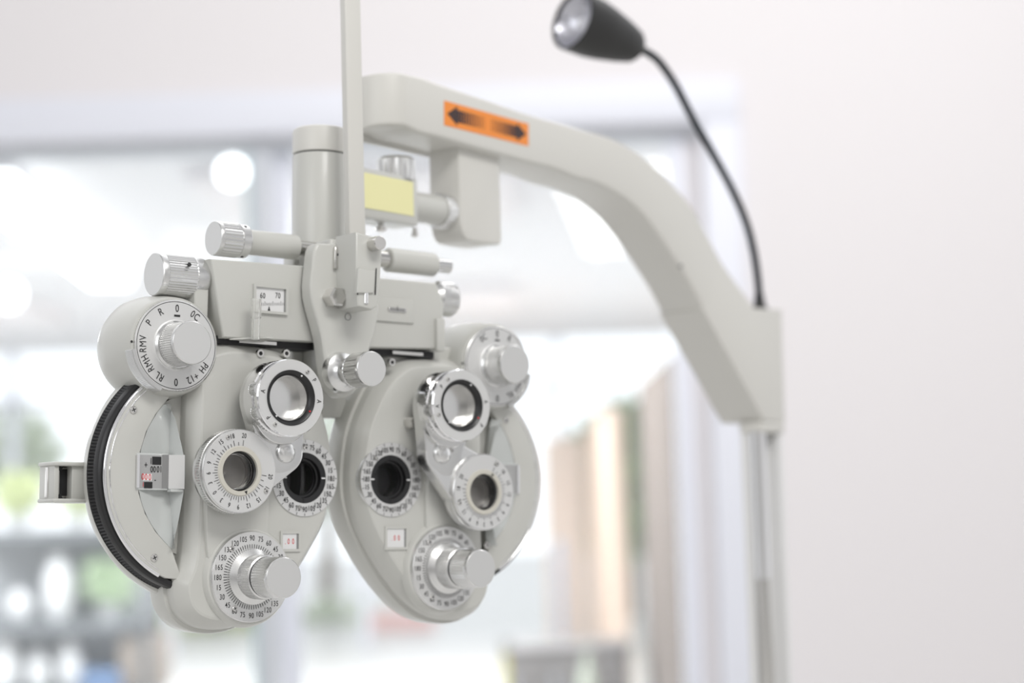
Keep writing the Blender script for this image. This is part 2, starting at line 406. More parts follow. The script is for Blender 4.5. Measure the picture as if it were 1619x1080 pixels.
    b.use(INK).flat([(tu - 1.9, tv + 16.6), (tu + 1.9, tv + 16.6), (tu + 1.9, tv + 17.8), (tu - 1.9, tv + 17.8)], -2.05)
    b.use(INK).flat(circ(tu - 27.8, tv + .5, .8, 12), -.2)
    b.build('auxiliary_dial', head, 30)
    b = MB(mm).use(ALU); rs_ = []
    for i in range(97):
        t = math.radians((188 if Lh else -8) + s * -1 * i * 62 / 96); r_k = 29.0 if i % 2 else 28.6
        rs_.append([(tu + r_ * math.cos(t), w, tv + r_ * math.sin(t)) for r_, w in ((26.5, -2.6), (r_k - .5, -2.4), (r_k, -1.8), (r_k + .6, 5.5), (27, 6))])
    b.rings(rs_); b.build('knurled_rim', head, 20)
    kw = -1.9
    knob(head, (tu, kw, tv), (0, -1, 0), 12.6, 2.2, 18.5, 60, 'auxiliary_knob', collar=[(14.4, -1), (14.2, .8), (13.2, 2.2)])
    # ---- aperture dial
    pu, pv = (-32, 0) if Lh else (32, 0)
    b = MB(mm)
    ring_open(b.use(ALU), (pu, 0, pv), (0, 1, 0), [(15.4, .2), (15.4, 8), (22.8, 8), (23.6, .4), (23.3, -.7)], 120)
    ring_open(b.use(PLATE), (pu, 0, pv), (0, 1, 0), [(15.4, -.3), (23.2, -.8), (23.3, -.6), (15.4, 0)], 120)
    b.use(BLK)
    ring_open(b, (pu, 0, pv), (0, 1, 0), [(12.2, 6), (12.2, .6), (15.4, .2), (15.5, 7)], 96)
    b.use(BLKM).lathe((pu, 0, pv), (0, 1, 0), [(12.3, .9), (12.2, 6), (10.5, 6.2), (10.5, 16), (0.01, 16)], 72, cap0=False)
    b.use(BLK); ring_open(b, (pu, 0, pv), (0, 1, 0), [(10.6, 5), (10.6, 3.4), (11.9, 3.2), (11.9, 5)], 72)
    for q in (0, 1):   # white index marks left and right, dark groove top and bottom
        d = 1 if q else -1; b.use(WHT).flat([(pu + d * 12.4, pv - .45), (pu + d * 15.3, pv - .45), (pu + d * 15.3, pv + .45), (pu + d * 12.4, pv + .45)], .0)
        b.use(INK).flat([(pu - .3, pv + d * 12.4), (pu + .3, pv + d * 12.4), (pu + .3, pv + d * 15.3), (pu - .3, pv + d * 15.3)], .0)
    ticks(b, pu, pv, -1.0, 21.4, 23.0, range(0, 360, 15))
    axis_numbers(b, pu, pv, -.95, 19.0, 4.5)
    ap = b.build('aperture_dial', head, 30)
    b = MB(mm); b.use(GLASS).lathe((pu, 0, pv), (0, 1, 0), [(10.4, 7.6), (10.4, 8.2), (9, 8.8), (.01, 9.2)], 48); b.build('aperture_lens', head, 30)
    for a in ([0, -105] if Lh else [-105, 135]):
        t = math.radians(a); screw(head, pu + 18.5 * math.cos(t) + 1.5, pv + 18.5 * math.sin(t), -.9, 1.2)
    # ---- cylinder axis window
    wx0, wy1 = P(*((446, 844) if Lh else (611, 836)), 0); wx1, wy0 = P(*((471, 868) if Lh else (641, 865)), 0)
    b = MB(mm); b.use(PAINT)
    for a_b in (((wx0 - 1.5, -1.0, wy1), (wx1 + 1.5, 1, wy1 + 1.6)), ((wx0 - 1.5, -1.0, wy0 - 1.6), (wx1 + 1.5, 1, wy0)), ((wx0 - 1.5, -1.0, wy0), (wx0, 1, wy1)), ((wx1, -1.0, wy0), (wx1 + 1.5, 1, wy1))):
        b.box(*a_b)
    b.use(WHT).flat([(wx0, wy0), (wx1, wy0), (wx1, wy1), (wx0, wy1)], -.25)
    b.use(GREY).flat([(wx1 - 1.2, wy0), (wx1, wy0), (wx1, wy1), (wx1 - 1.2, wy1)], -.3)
    tx, ty = (wx0 + wx1) / 2, (wy0 + wy1) / 2
    for dx in (-1.6, 1.6): b.text('0', tx + dx + .4, ty, -.35, 4.6, mat=RED, sx=.7)
    b.text('.', tx - 3.4, ty - 1.4, -.35, 4.6, mat=RED)
    b.build('axis_window', head)
    # ---- cylinder dial (bottom)
    b = MB(mm)
    b.use(ALU).lathe((bu, -6, bv), (0, 1, 0), [(27, 3), (26.4, .3), (26.2, 0)], 96, cap1=False)
    b.use(PLATE).lathe((bu, -6, bv), (0, 1, 0), [(26.2, 0), (14, 0)], 96, cap0=False, cap1=False)
    axis_numbers(b, bu, bv, -6.12, 22.6, 4.4)
    ticks(b, bu, bv, -6.12, 16.6, 19.0, [i * 5 for i in range(72)], .42)
    b.build('cylinder_dial', head, 30)
    b = MB(mm)
    b.use(ALU).lathe((bu, -6, bv), (0, -1, 0), [(16.4, 0), (16.2, 2.2), (13.6, 4.4), (12.8, 5), (12.9, 5.4, .3), (12.9, 16, .3), (12.7, 16.5), (11.9, 17), (10, 17)], 160)
    b.use(INK).add([(bu - 15.8, -8.4, bv), (bu - 14.2, -9.6, bv + 1.1), (bu - 14.2, -9.6, bv - 1.1)], [(0, 1, 2)])
    b.build('axis_knob', head, 25)
    b = MB(mm); b.use(BLK).lathe((bu, -23, bv), (0, -1, 0), [(11.3, 0), (11.3, 1.0)], 64); b.build('knob_gap_ring', head)
    r_ = 11.8; knob(head, (bu, -24, bv), (0, -1, 0), r_, 0, 17.5, 46, 'cylinder_knob')
    for a in (130, -122):
        t = math.radians(a); screw(head, bu + 21.3 * math.cos(t), bv + 21.3 * math.sin(t), -6.1, 1.7)
    # ---- lens turret: plate, pivot, ring housing, prism dial
    ru, rv = P(*((460, 629) if Lh else (730, 641)), -33); qu, qv = P(*((379, 745) if Lh else (765, 778)), -21)
    vu, vv = P(*((452, 715) if Lh else (699, 717)), -19)
    def hull(cs, n=90):
        pts = []
        for (x, y, r) in cs: pts += circ(x, y, r, 40)
        pts = sorted(set(pts)); lo, up = [], []
        cr = lambda o, a, b_: (a[0] - o[0]) * (b_[1] - o[1]) - (a[1] - o[1]) * (b_[0] - o[0])
        for p in pts:
            while len(lo) > 1 and cr(lo[-2], lo[-1], p) <= 0: lo.pop()
            lo.append(p)
        for p in pts[::-1]:
            while len(up) > 1 and cr(up[-2], up[-1], p) <= 0: up.pop()
            up.append(p)
        return lo[:-1] + up[:-1]
    # plate blends both circles towards the pivot
    su = ru + (vu - ru) * .0; b = MB(mm).use(ALU)
    b.prism(hull([(ru, rv, 20.5), (vu, vv, 12.0), (qu + (vu - qu) * .86, qv + (vv - qv) * .86, 11.5)]), -18.5, -9, 1.2)
    ho = hull([(vu, vv, 12.5), (qu, qv, 21.5)]); hh = circ(qu, qv, 11.8, 48)
    from mathutils.geometry import tessellate_polygon
    hl1 = [Vector((p[0], p[1], 0)) for p in inset(ccw(ho), 1)]; hl2 = [Vector((p[0], p[1], 0)) for p in hh][::-1]
    b.rings([[(p[0], w, p[1]) for p in inset(ccw(ho), d)] for w, d in ((-9, 0), (-17.3, 0), (-18.1, .35), (-18.4, 1))], False, False)
    b.add([(p.x, -18.4, p.y) for p in hl1 + hl2], [tuple(t_) for t_ in tessellate_polygon([hl1, hl2])])
    b.prism(hull([(ru, rv, 22.4), (ru + (vu - ru) * .25, rv + (vv - rv) * .25, 19)]), -22, -13, 1.0)
    pl = b.build('lens_turret', head, 28)
    b = MB(mm); b.use(ALU).lathe((vu, -18.4, vv), (0, -1, 0), [(6.6, 0), (6.5, 1.0), (5.2, 2.6), (3, 3.7), (.01, 4.1)], 40); b.build('pivot_button', head, 60)
    for du, dv in ([(14, 3), (-14, 9)] if Lh else [(-8, 12), (8, 2)]): screw(head, vu + du, vv + dv, -18.5, 1.5)
    b = MB(mm)
    ring_open(b.use(CHR), (ru, 0, rv), (0, 1, 0), [(14.2, -17), (14.2, -31), (15.9, -33), (22.2, -33.2), (22.8, -32.4), (22.6, -30), (21.6, -29.4), (21.6, -26.6), (22.6, -26, .3), (22.6, -22.4, .3), (22.6, -17)], 144)
    ring_open(b.use(PLATE), (ru, 0, rv), (0, 1, 0), [(15.9, -33.1), (22.2, -33.3), (22.2, -33.1), (15.9, -33.0)], 96)
    for t_, a in (('P', 35), ('A', -4), ('A', 171), ('P', 218)):
        if not Lh: a = 180 - a
        t = math.radians(a); b.text(t_, ru + 19.4 * math.cos(t), rv + 19.4 * math.sin(t), -33.45, 4.2, rot=t - PI / 2, mat=INK)
    b.build('cross_cylinder_ring', head, 28)
    b = MB(mm); b.use(BLK); ring_open(b, (ru, 0, rv), (0, 1, 0), [(14.2, -32.6), (15.9, -33.6), (16.3, -33.6), (16.3, -32), (14.2, -30), (13.3, -28), (13.3, -31.2)], 96)
    for a, mt in ((62, WHT), (-30, RED), (228, WHT)):
        t = math.radians(a); b.use(mt).lathe((ru + 14.9 * math.cos(t), -33.2, rv + 14.9 * math.sin(t)), (0, -1, 0), [(.6, 0), (.5, .5), (.01, .6)], 12)
    b.build('cross_cylinder_bezel', head, 30)
    b = MB(mm); b.use(STEEL); ring_open(b, (ru, 0, rv), (0, 1, 0), [(12.8, -14), (12.8, -30), (13.4, -30), (13.4, -14)], 72)
    b.use(LENSBACK).lathe((ru, -14.5, rv), (0, 1, 0), [(12.9, 0), (12.9, .6)], 64); b.build('cross_cylinder_barrel', head, 30)
    b = MB(mm); b.use(GLASS).lathe((ru, -29, rv), (0, -1, 0), [(13.2, 0), (13.2, .8), (10, 1.6), (5, 2.0), (.01, 2.1)], 48); b.build('cross_cylinder_lens', head, 60)
    for a in (168, 206, -10):   # small thumb knobs on the rim
        if not Lh: a = 180 - a
        t = math.radians(a); b = MB(mm); b.use(ALU).lathe((ru + 19.8 * math.cos(t), -24.5, rv + 19.8 * math.sin(t)), (0, -1, 0), [(4.4, 0), (4.6, .4), (4.6, .6, .3), (4.6, 6, .3), (4.2, 6.6)], 60)
        b.build('thumb_knob', head, 28)
    for a in ((55, 236) if Lh else (125, 200)):
        t = math.radians(a); screw(head, ru + 19.3 * math.cos(t), rv + 19.3 * math.sin(t), -33.3, 1.3)
    # prism dial
    b = MB(mm)
    ring_open(b.use(ALU), (qu, 0, qv), (0, 1, 0), [(11.8, -9), (11.8, -20.8), (24, -21.1), (24.4, -20.4), (24.2, -17.8), (23.8, -17.4), (24.6, -17, .35), (24.8, -12.6, .35), (24.8, -12.2), (24, -9)], 200)
    ring_open(b.use(PLATE), (qu, 0, qv), (0, 1, 0), [(14.4, -21.1), (23.6, -21.3), (23.6, -21.1), (14.4, -21.0)], 96)
    z = 217.5 if Lh else -73
    st = {0: 0, 3: 17, 6: 33, 9: 50, 12: 69, 15: 90, 18: 113, 20: 134.5}
    keys = sorted(st)
    def ang(v_):
        for i in range(len(keys) - 1):
            if keys[i] <= v_ <= keys[i + 1]: return st[keys[i]] + (st[keys[i + 1]] - st[keys[i]]) * (v_ - keys[i]) / (keys[i + 1] - keys[i])
    for v_ in range(0, 21):
        for sg in ((1, -1) if v_ else (1,)):
            a = z + sg * ang(v_); ln = 3.2 if (v_ % 3 == 0 or v_ == 20) else 2.0
            ticks(b, qu, qv, -21.42, 14.8, 14.8 + ln, [a])
            if v_ % 3 == 0 or v_ == 20:
                t = math.radians(a); b.text(str(v_), qu + 20.7 * math.cos(t), qv + 20.7 * math.sin(t), -21.42, 3.9, rot=t - PI / 2, mat=INK)
    b.build('prism_dial', head, 28)
    b = MB(mm); b.use(BEIGE); ring_open(b, (qu, 0, qv), (0, 1, 0), [(11.4, -18), (11.6, -21.8), (14, -21.9), (14.5, -21.2), (14, -18)], 96)
    pa = math.radians(-72 if Lh else 60)
    c_, s_ = math.cos(pa), math.sin(pa)
    b.use(INK).add([(qu + 14.2 * c_, -22, qv + 14.2 * s_), (qu + 12 * c_ - s_, -22, qv + 12 * s_ + c_), (qu + 12 * c_ + s_, -22, qv + 12 * s_ - c_)], [(0, 1, 2)])
    b.build('prism_bezel', head, 30)
    b = MB(mm); b.use(BLK); ring_open(b, (qu, 0, qv), (0, 1, 0), [(10.4, -8), (10.6, -19), (11.5, -20), (11.6, -8)], 72)
    b.use(STEEL); ring_open(b, (qu, 0, qv), (0, 1, 0), [(9.6, -9), (9.6, -13), (10.5, -13), (10.5, -9)], 72)
    b.use(LENSDARK).lathe((qu, -10, qv), (0, 1, 0), [(9.7, 0), (9.7, .5)], 48)
    b.build('prism_barrel', head, 30)
    b = MB(mm); b.use(GLASS).lathe((qu, -16.5, qv), (0, -1, 0), [(10.4, 0), (10.4, .8), (8, 1.8), (4, 2.5), (.01, 2.7)], 48); b.build('prism_lens', head, 60)
    for a in ((113, -33) if Lh else (60, 200)):
        t = math.radians(a); screw(head, qu + 21 * math.cos(t), qv + 21 * math.sin(t), -21.3, 1.4)
    # bridge screws
    for q in ([(411, 559), (452, 559)] if Lh else [(619, 573)]):
        u_, v_ = P(*q, 0); b = MB(mm); ring_open(b.use(STEEL), (u_, 0, v_), (0, 1, 0), [(1.3, 0), (1.3, -1), (2.4, -1), (2.6, 1)], 24)
        b.use(INK).lathe((u_, -.5, v_), (0, -1, 0), [(1.3, 0), (1.3, .1)], 6); b.build('socket_screw', head)
    if not Lh:
        u_, v_ = P(655, 668, -6); b = MB(mm); b.use(STEEL).lathe((u_, 0, v_), (0, -1, 0), [(4.2, -2), (4, 4), (3, 7), (.01, 8)], 32); b.build('stop_pin', head, 50)
    return head
hl = make_head(-1); hr = make_head(1)

# ---- corneal alignment sight on the outer side of the near head
b = MB(mm).use(PAINT)
x0, y1 = P(67, 731, 50); x1, y0 = P(136, 796, 50)
b.box((x0, 34, y1 - 2.4), (-146, 56, y1), .8); b.box((x0, 34, y0), (-146, 56, y0 + 2.4), .8)
b.box((x0 + 1.2, 36, y0 + 1), (x0 + 4, 56, y1 - 1), .4)
xa, _ = P(112, 760, 38); b.box((xa, 36.5, y0 + 1), (-146, 56, y1 - 1), .4); b.box((x0 + 2, 52, y0 + 1), (xa + 2, 56, y1 - 1), .3)
sg_ = b.build('alignment_sight', pho)
b = MB(mm).use(STEEL)
xm0, xm1 = P(80, 760, 40)[0], P(111, 760, 40)[0]
b.box((xm0, 44, y0 + 3), (xm1, 48, y1 - 3), .3)
b.use(BLK).box(((xm0 + xm1) / 2 - .5, 42.6, y0 + 4), (xm1 - .6, 44, y1 - 4), .3)
b.use(CHR).lathe(((xm0 + xm1) / 2 - 1.2, 43.5, y0 + 2.6), (0, 0, 1), [(2.4, 0), (2.4, y1 - y0 - 5.2)], 24)
b.use(INK)
xc = (xm0 + xm1) / 2
b.add([(xc - 2.4, 40.8, y1 - 2.6), (xc + 2.4, 40.8, y1 - 2.6), (xc, 40.8, y1 - 5.4)], [(0, 1, 2)]); b.add([(xc - 2.4, 40.8, y0 + 2.6), (xc + 2.4, 40.8, y0 + 2.6), (xc, 40.8, y0 + 5.4)], [(0, 1, 2)])
b.build('sight_mirror', sg_)

# ---- cross bar housings
def quad(pts, w): return [P(x, y, w) for x, y in pts]
b = MB(mm).use(PAINT)
b.prism(quad([(333, 409), (497, 421), (497, 541), (353, 534)], 0), 0, 27, 1.6)
b.prism([(-106, 88), (-97, 84), (-96, 126), (-106, 124)], 5, 26, 1.2)
hb = b.build('scale_housing', pho, 30)
x0, y1 = P(405, 453, -1.5); x1, y0 = P(452, 494, -1.5)
b = MB(mm); b.use(PAINT)
for q in (((x0 - 1.6, -1.9, y1), (x1 + 1.6, 0, y1 + 1.6)), ((x0 - 1.6, -1.9, y0 - 1.6), (x1 + 1.6, 0, y0)), ((x0 - 1.6, -1.9, y0), (x0, 0, y1)), ((x1, -1.9, y0), (x1 + 1.6, 0, y1))): b.box(*q)
b.use(WHT).flat([(x0, y0), (x1, y0), (x1, y1), (x0, y1)], -.4)
for t_, x in (('60', 417), ('70', 441)):
    u_, v_ = P(x, 467, -1.7); b.text(t_, u_, v_, -.55, 4.8, mat=INK)
b.use(INK)
for i in range(19):
    u_, v_ = P(405.5 + i * 2.5, 480 - i * .02, -1.7); b.flat([(u_ - .12, v_ - 1.2), (u_ + .12, v_ - 1.2), (u_ + .12, v_ + (1.4 if i % 5 == 1 else .5)), (u_ - .12, v_ + (1.4 if i % 5 == 1 else .5))], -.55)
u_, v_ = P(427, 488, -1.7); b.flat([(u_ - 1.1, v_ - 1.6), (u_ + 1.1, v_ - 1.6), (u_, v_ + 1.8)], -.55)
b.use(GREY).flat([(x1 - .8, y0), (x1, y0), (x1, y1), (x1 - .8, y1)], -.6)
b.build('pupil_distance_scale', hb)
b = MB(mm).use(PAINT)
b.prism(quad([(575, 437), (690, 447), (703, 480), (699, 552), (578, 550)], 0), 0, 27, 1.6)
b.prism(quad([(590, 468), (655, 474), (655, 512), (592, 507)], -1.5), -1.6, 2, .8)
hb2 = b.build('level_housing', pho, 30)
u_, v_ = P(628, 490, -2); b = MB(mm).use(STEEL); b.prism([(u_ - 6.5 + a, v_ + c_) for a, c_ in [(0, -1.6), (13, -1.6), (13.8, 0), (13, 1.6), (0, 1.6), (-.8, 0)]], -2.3, 0, .3)
b.use(GREY).flat([(u_ - 5.5, v_ - .9), (u_ + 5.5, v_ - .9), (u_ + 5.5, v_ + .9), (u_ - 5.5, v_ + .9)], -2.4); b.use(INK).flat([(u_ - .2, v_ - .9), (u_ + .2, v_ - .9), (u_ + .2, v_ + 2.4), (u_ - .2, v_ + 2.4)], -2.45)
b.build('spirit_level', hb2)
# rails under the housings
b = MB(mm).use(BLKM).box((-92, 6, 79), (-22, 22, 83.5)); b.use(STEEL).box((-76, 4, 80), (-50, 8, 82)); b.build('slide_rail', pho)
b = MB(mm).use(BLKM).box((20, 6, 79), (70, 22, 83.5)); b.use(STEEL).box((36, 4, 80), (60, 8, 82)); b.build('slide_rail', pho)
# spacing knobs on the ends of the bar
u0, v0 = P(243, 435, 14); u1, v1 = P(318, 440, 14)
knob(pho, (u1, 14, v0 + .6), (-1, 0, 0), 12.9, 8, u1 - u0, 48, 'spacing_knob', collar=[(6, -4), (11.6, 0), (12, 1), (12, 8.2)])
b = MB(mm); b.use(INK).lathe((u1 - (u1 - u0) * .48, 14 - 12.2, v0 + 6), (0, -.9, .45), [(1.2, 0), (1.2, 1)], 16); b.build('set_screw', pho)
u0, v0 = P(708, 474, 10)
b = MB(mm); b.use(ALU).lathe((u0, 12, v0 + .5), (1, 0, 0), [(8, -14), (11.2, -9), (11.4, -8, .25), (11.4, 3, .25), (10.6, 4.4), (0.01, 4.6)], 120); b.build('spacing_knob', pho, 25)
# levelling cylinders above the bar
def lev(u_k0, u_k1, u_t, v_, w_, mirror=False): pass
uk0, vk = P(337, 378, 15); uk1, _ = P(386, 385, 15); ut, vt = P(467, 390, 15); ur, _ = P(500, 393, 15)
vk = (vk + vt) / 2
knob(pho, (uk1, 15, vk), (-1, 0, 0), 10.6, 5.5, uk1 - uk0, 30, 'levelling_knob', collar=[(7, -1), (10.2, 0), (10.4, .4), (10.4, 5.5)], depth=.45)
b = MB(mm)
for a in (.9, -1.3): b.use(INK).lathe((uk1 - 3, 15 - 10.3 * math.cos(a), vk + 10.3 * math.sin(a)), (0, -math.cos(a), math.sin(a)), [(1.1, -1), (1.1, .15)], 12)
b.build('set_screw', pho)
b = MB(mm); b.use(PAINT).lathe((uk1, 15, vk), (1, 0, 0), [(7.2, 0), (7.8, .5), (7.8, ut - uk1 - .5), (7.2, ut - uk1)], 48)
b.build('levelling_tube', pho, 30)
b = MB(mm); b.use(STEEL).lathe((ut - 2, 15, vk), (1, 0, 0), [(4.6, 0), (4.6, -16 - ut + 2)], 32); b.build('levelling_rod', pho)
ua, va = P(612, 411, 15); ub, _ = P(685, 417, 15); uc, _ = P(711, 420, 15)
b = MB(mm); b.use(PAINT).lathe((ua, 15, va), (1, 0, 0), [(7.2, 0), (7.8, .5), (7.8, ub - ua - .5), (7.2, ub - ua)], 48); b.build('levelling_tube', pho, 30)
b = MB(mm); b.use(ALU).lathe((ub - 1, 15, va), (1, 0, 0), [(4.8, 0), (4.8, uc - ub)], 32); b.build('levelling_rod', pho)
b = MB(mm); b.use(STEEL).lathe((ua - 8, 15, va), (1, 0, 0), [(5.5, 0), (5.5, 9)], 32); b.build('tube_collar', pho)

# ---- centre bracket
b = MB(mm).use(PAINT)
b.prism(spline(quad([(500, 387), (520, 385), (541, 386), (545, 430), (560, 470), (598, 478), (596, 515), (586, 550), (578, 592), (560, 622), (540, 628), (524, 612), (516, 585), (508, 530), (492, 468), (494, 420)], -12), 3), -12, -2, 2.0)
b.box((-17, -4, 58), (9, 27, 148), 1.5)
br = b.build('centre_bracket', pho, 30)
b = MB(mm).use(PAINT)
b.prism(quad([(508, 560), (548, 560), (548, 661), (508, 661)], 26), 26, 40, 1)
b.box((-24, 27, 60), (6, 40, 150), 1.5)
b.build('rear_spine', pho)
# clamp that holds the near-point rod
cl = [P(x, y, -34) for x, y in [(563, 367), (600, 376), (604, 394), (602, 444), (597, 485), (588, 490), (566, 484), (563, 430)]]
b = MB(mm).use(PAINT).prism(cl, -34, -12, 1.2)
lat = [P(x, y, -36) for x, y in [(567, 424), (594, 428), (592, 463), (565, 463)]]
b.prism(lat, -35.6, -33, .5)
clm = b.build('rod_clamp', pho, 30)
b = MB(mm).use(INK)
for xs in ((566.5, 564.5), (594.5, 592.5)):
    p, q = P(xs[0], 424, -34.6), P(xs[1], 466, -34.6); b.flat([(p[0], p[1]), (p[0] + .7, p[1]), (q[0] + .9, q[1]), (q[0], q[1])], -34.5)
b.build('latch_slot', clm)
u_, v_ = P(577, 463, -33); b = MB(mm); b.use(CHR).lathe((u_, -34, v_ + 2), (0, 0, -1), [(1.5, 0), (1.5, 8.5), (.9, 9)], 20); b.build('latch_pin', clm)
u_, v_ = P(601, 384, -42); b = MB(mm); b.use(STEEL).lathe((u_, -30, v_), (0, -1, 0), [(4.4, -4), (4.4, 12), (3.9, 12.4)], 32); b.build('clamp_pin', clm)
u_, v_ = P(537, 469, -22); b = MB(mm); b.use(STEEL).lathe((u_, -12, v_), (0, -1, 0), [(6.2, 0), (6.2, 8.4), (5.0, 9.6)], 6); b.build('hex_nut', br, 20)
x0, y1 = P(529, 390, -14); x1, y0 = P(541, 426, -14); b = MB(mm); b.use(STEEL).box((x0, -14.5, y0), (x1 - 1, -11.5, y1), .6)
b.use(INK).lathe(((x0 + x1) / 2 - .5, -14.4, (y0 + y1) / 2 + 2), (0, -1, 0), [(.9, 0), (.9, .3)], 12); b.use(STEEL).lathe((x1, -14.4, (y0 + y1) / 2 + 1), (0, -1, 0), [(2, 0), (2, 2), (1, 2.6)], 20); b.build('stop_plate', br)
u_, v_ = P(550, 501, -12); b = MB(mm); ring_open(b.use(GREY), (u_, -12.1, v_), (0, 1, 0), [(1.9, 0), (1.9, -.15), (2.3, -.15), (2.3, 0)], 32); b.build('plug', br)
# tilt knob
ku, kv = P(588, 583, -47)
b = MB(mm); b.use(ALU).lathe((ku, -12, kv), (0, -1, 0), [(12.6, 0), (12.6, 1.4), (11.8, 5), (8.6, 7), (7.4, 9), (7.4, 21)], 72)
b.use(INK).lathe((ku - 5.5, -16, kv - 9.8), (-.3, -.8, -.5), [(1.4, -1), (1.4, .6)], 12); b.build('tilt_collar', br, 30)
knob(br, (ku, -30.5, kv), (0, -1, 0), 10.6, 0, 16.5, 34, 'tilt_knob', collar=[(7, -3), (8.8, -2), (9, 0)], depth=.5)
# clear acrylic lever and its thin strip
u_, v_ = P(405, 473, -10)
b = MB(mm); b.use(CLEAR)
ring_open(b, (u_, -10, v_), (0, 0, -1), [(2.2, 0), (3.2, 0), (3.2, 11), (2.5, 11.6), (2.5, 24.5), (1.6, 24.5), (1.6, 11)], 32); b.build('acrylic_pin', hb, 40)
b = MB(mm); b.use(PAINT).rings([[(-84, 2, 81), (-66, -11, v_ - 23), (-62, -11, v_ - 23), (-60, 6, 81)], [(-84, 2, 82), (-66, -11, v_ - 22), (-62, -11, v_ - 22), (-60, 6, 82)]]); b.build('lever_strip', hb)
x0, y1 = P(690, 503, -2); x1, y0 = P(703, 556, -2); b = MB(mm); b.use(PAINT).box((x0, -3, y0), (x1, 3, y1), 1); b.build('swing_lever', hb2)

# ---- hanging post, joint with yellow label
cu_, cv_ = P(507, 300, 30)
b = MB(mm); b.use(PAINT).lathe((cu_, 30, 0), (0, 0, 1), [(18.2, 118), (18.2, P(507, 251, 30)[1]), (17.6, P(507, 249, 30)[1] + .5)], 72); post = b.build('hanging_post', pho, 30)
zt = P(507, 249, 30)[1]
b = MB(mm); b.use(BLKM).lathe((cu_, 30, zt), (0, 0, 1), [(16.8, 0), (16.8, 1.6)], 48); b.use(ARM).lathe((cu_, 30, zt + 1.4), (0, 0, 1), [(17.8, 0), (18.2, .5), (18.2, 14), (17.6, 15.6), (16.2, 16.6), (15, 16.8)], 96)
b.build('post_cap', pho, 30)
# near-point rod: upright strip in the clamp
rm = empty('near_point_rod', Matrix.Identity(4))
RF = Frame(PF.o + PF.ex * .0 , X0, Y0, Z0)
x0, y0 = RF.at(548, 372, -12); x1, _ = RF.at(578, 372, -12)
rm.matrix_world = RF.mtx(); tag(rm, 'tall pale flat reading rod standing upright in the clamp between the lens heads', 'rod')
b = MB(mm); b.use(ARM).box((x0 + 2.6, -12, y0 - 14), (x1 + .2, -6, y0 + 200), .6); b.build('rod_strip', rm, 30)

# ================================================================== ARM
phi = math.radians(54.6)
AX = Vector((math.cos(phi), math.sin(phi), 0)); AY = Vector((-math.sin(phi), math.cos(phi), 0))
A0 = PF.o + PF.ex * (cu_ / 1000) + PF.ey * .03 + PF.ez * (cv_ / 1000)
AF = Frame(A0, AX, AY, Z0); A = AF.at
arm = tag(empty('instrument_arm', AF.mtx()), 'long ivory arm curving down to the column, with an orange double-arrow sticker', 'instrument arm')
TH = 21
tops = [(643, 116), (668, 122), (700, 134), (766, 155), (840, 181), (890, 195), (933, 208), (970, 219), (1002, 236), (1033, 260), (1066, 292), (1099, 333), (1136, 403), (1160, 443)]
bots = [(643, 200), (664, 210), (700, 219), (766, 238), (840, 258), (880, 268), (910, 280), (945, 290), (975, 305), (1003, 325), (1028, 352), (1055, 390), (1093, 450), (1120, 503)]
b = MB(mm).use(ARM); secs = []
T_ = [A(x, y, -TH) for x, y in tops]; B_ = [A(x, y, -TH) for x, y in bots]
# level the first sections (the beam itself is straight there)
tb = spline([(*t, *q) for t, q in zip(T_, B_)], 5, closed=False)
s0 = tb[0][0]
def asec(t, q, h, r=3.0):
    """rounded rectangle between top point t and bottom point q, half thickness h"""
    t = Vector(t); q = Vector(q); L_ = (t - q).length; d = (t - q) / L_; o = []
    r = min(r, h * .95)
    for x, y, _ in rrect(0, -h, L_, h, r, 0, 3): p = q + d * x; o.append((p.x, y, p.y))
    return o
# rounded end cap
for i in range(9):
    a = PI / 2 * i / 9; x = s0 - TH * .9 * math.cos(a); h = max(1.5, TH * math.sin(a)); secs.append(asec((x, tb[0][1] - (1 - math.sin(a)) * 2), (x, tb[0][3]), h))
for p in tb: secs.append(asec(p[:2], p[2:], TH))
b.rings(secs); beam = b.build('arm_beam', arm, 40)
# screw dimples on the inner face
for x, y in ((1076, 421),):
    u_, v_ = A(x, y, -TH + 1); b = MB(mm); b.use(GREY).lathe((u_ - 1, -TH + .2, v_), (-.3, -1, 0), [(1.8, -1), (1.6, .6)], 16); b.build('cover_screw', beam)
# underside channel near the end
x0, y0 = A(700, 219, -TH); x1, y1 = A(905, 279, -TH)
b = MB(mm); b.use(BLKM).box((x1 - 40, -4, y1 + 4.2), (x1 - 26, 8, y1 + 9)); b.build('cable_slot', beam)
# post block at the column end
x0, yt = A(1192, 487, -TH); x1, _ = A(1238, 487, -TH); _, yb = A(1215, 668, -TH)
xl, _ = A(1150, 668, -TH)
b = MB(mm).use(ARM).prism([A(x, y, -TH) for x, y in ((1140, 415), (1192, 487), (1236, 489), (1241, 668), (1208, 666), (1112, 490))], -TH - .15, TH, .8); b.build('post_block', arm, 30)
x0 = A(1200, 600, -TH)[0]
b = MB(mm).use(ARM).box((s0 - 4, 17, B_[0][1] - 5), (A(690, 240, TH)[0], 20, B_[0][1] + 4), .5); b.build('far_lip', arm, 30)
px_c = (x0 - 4 + x1) / 2
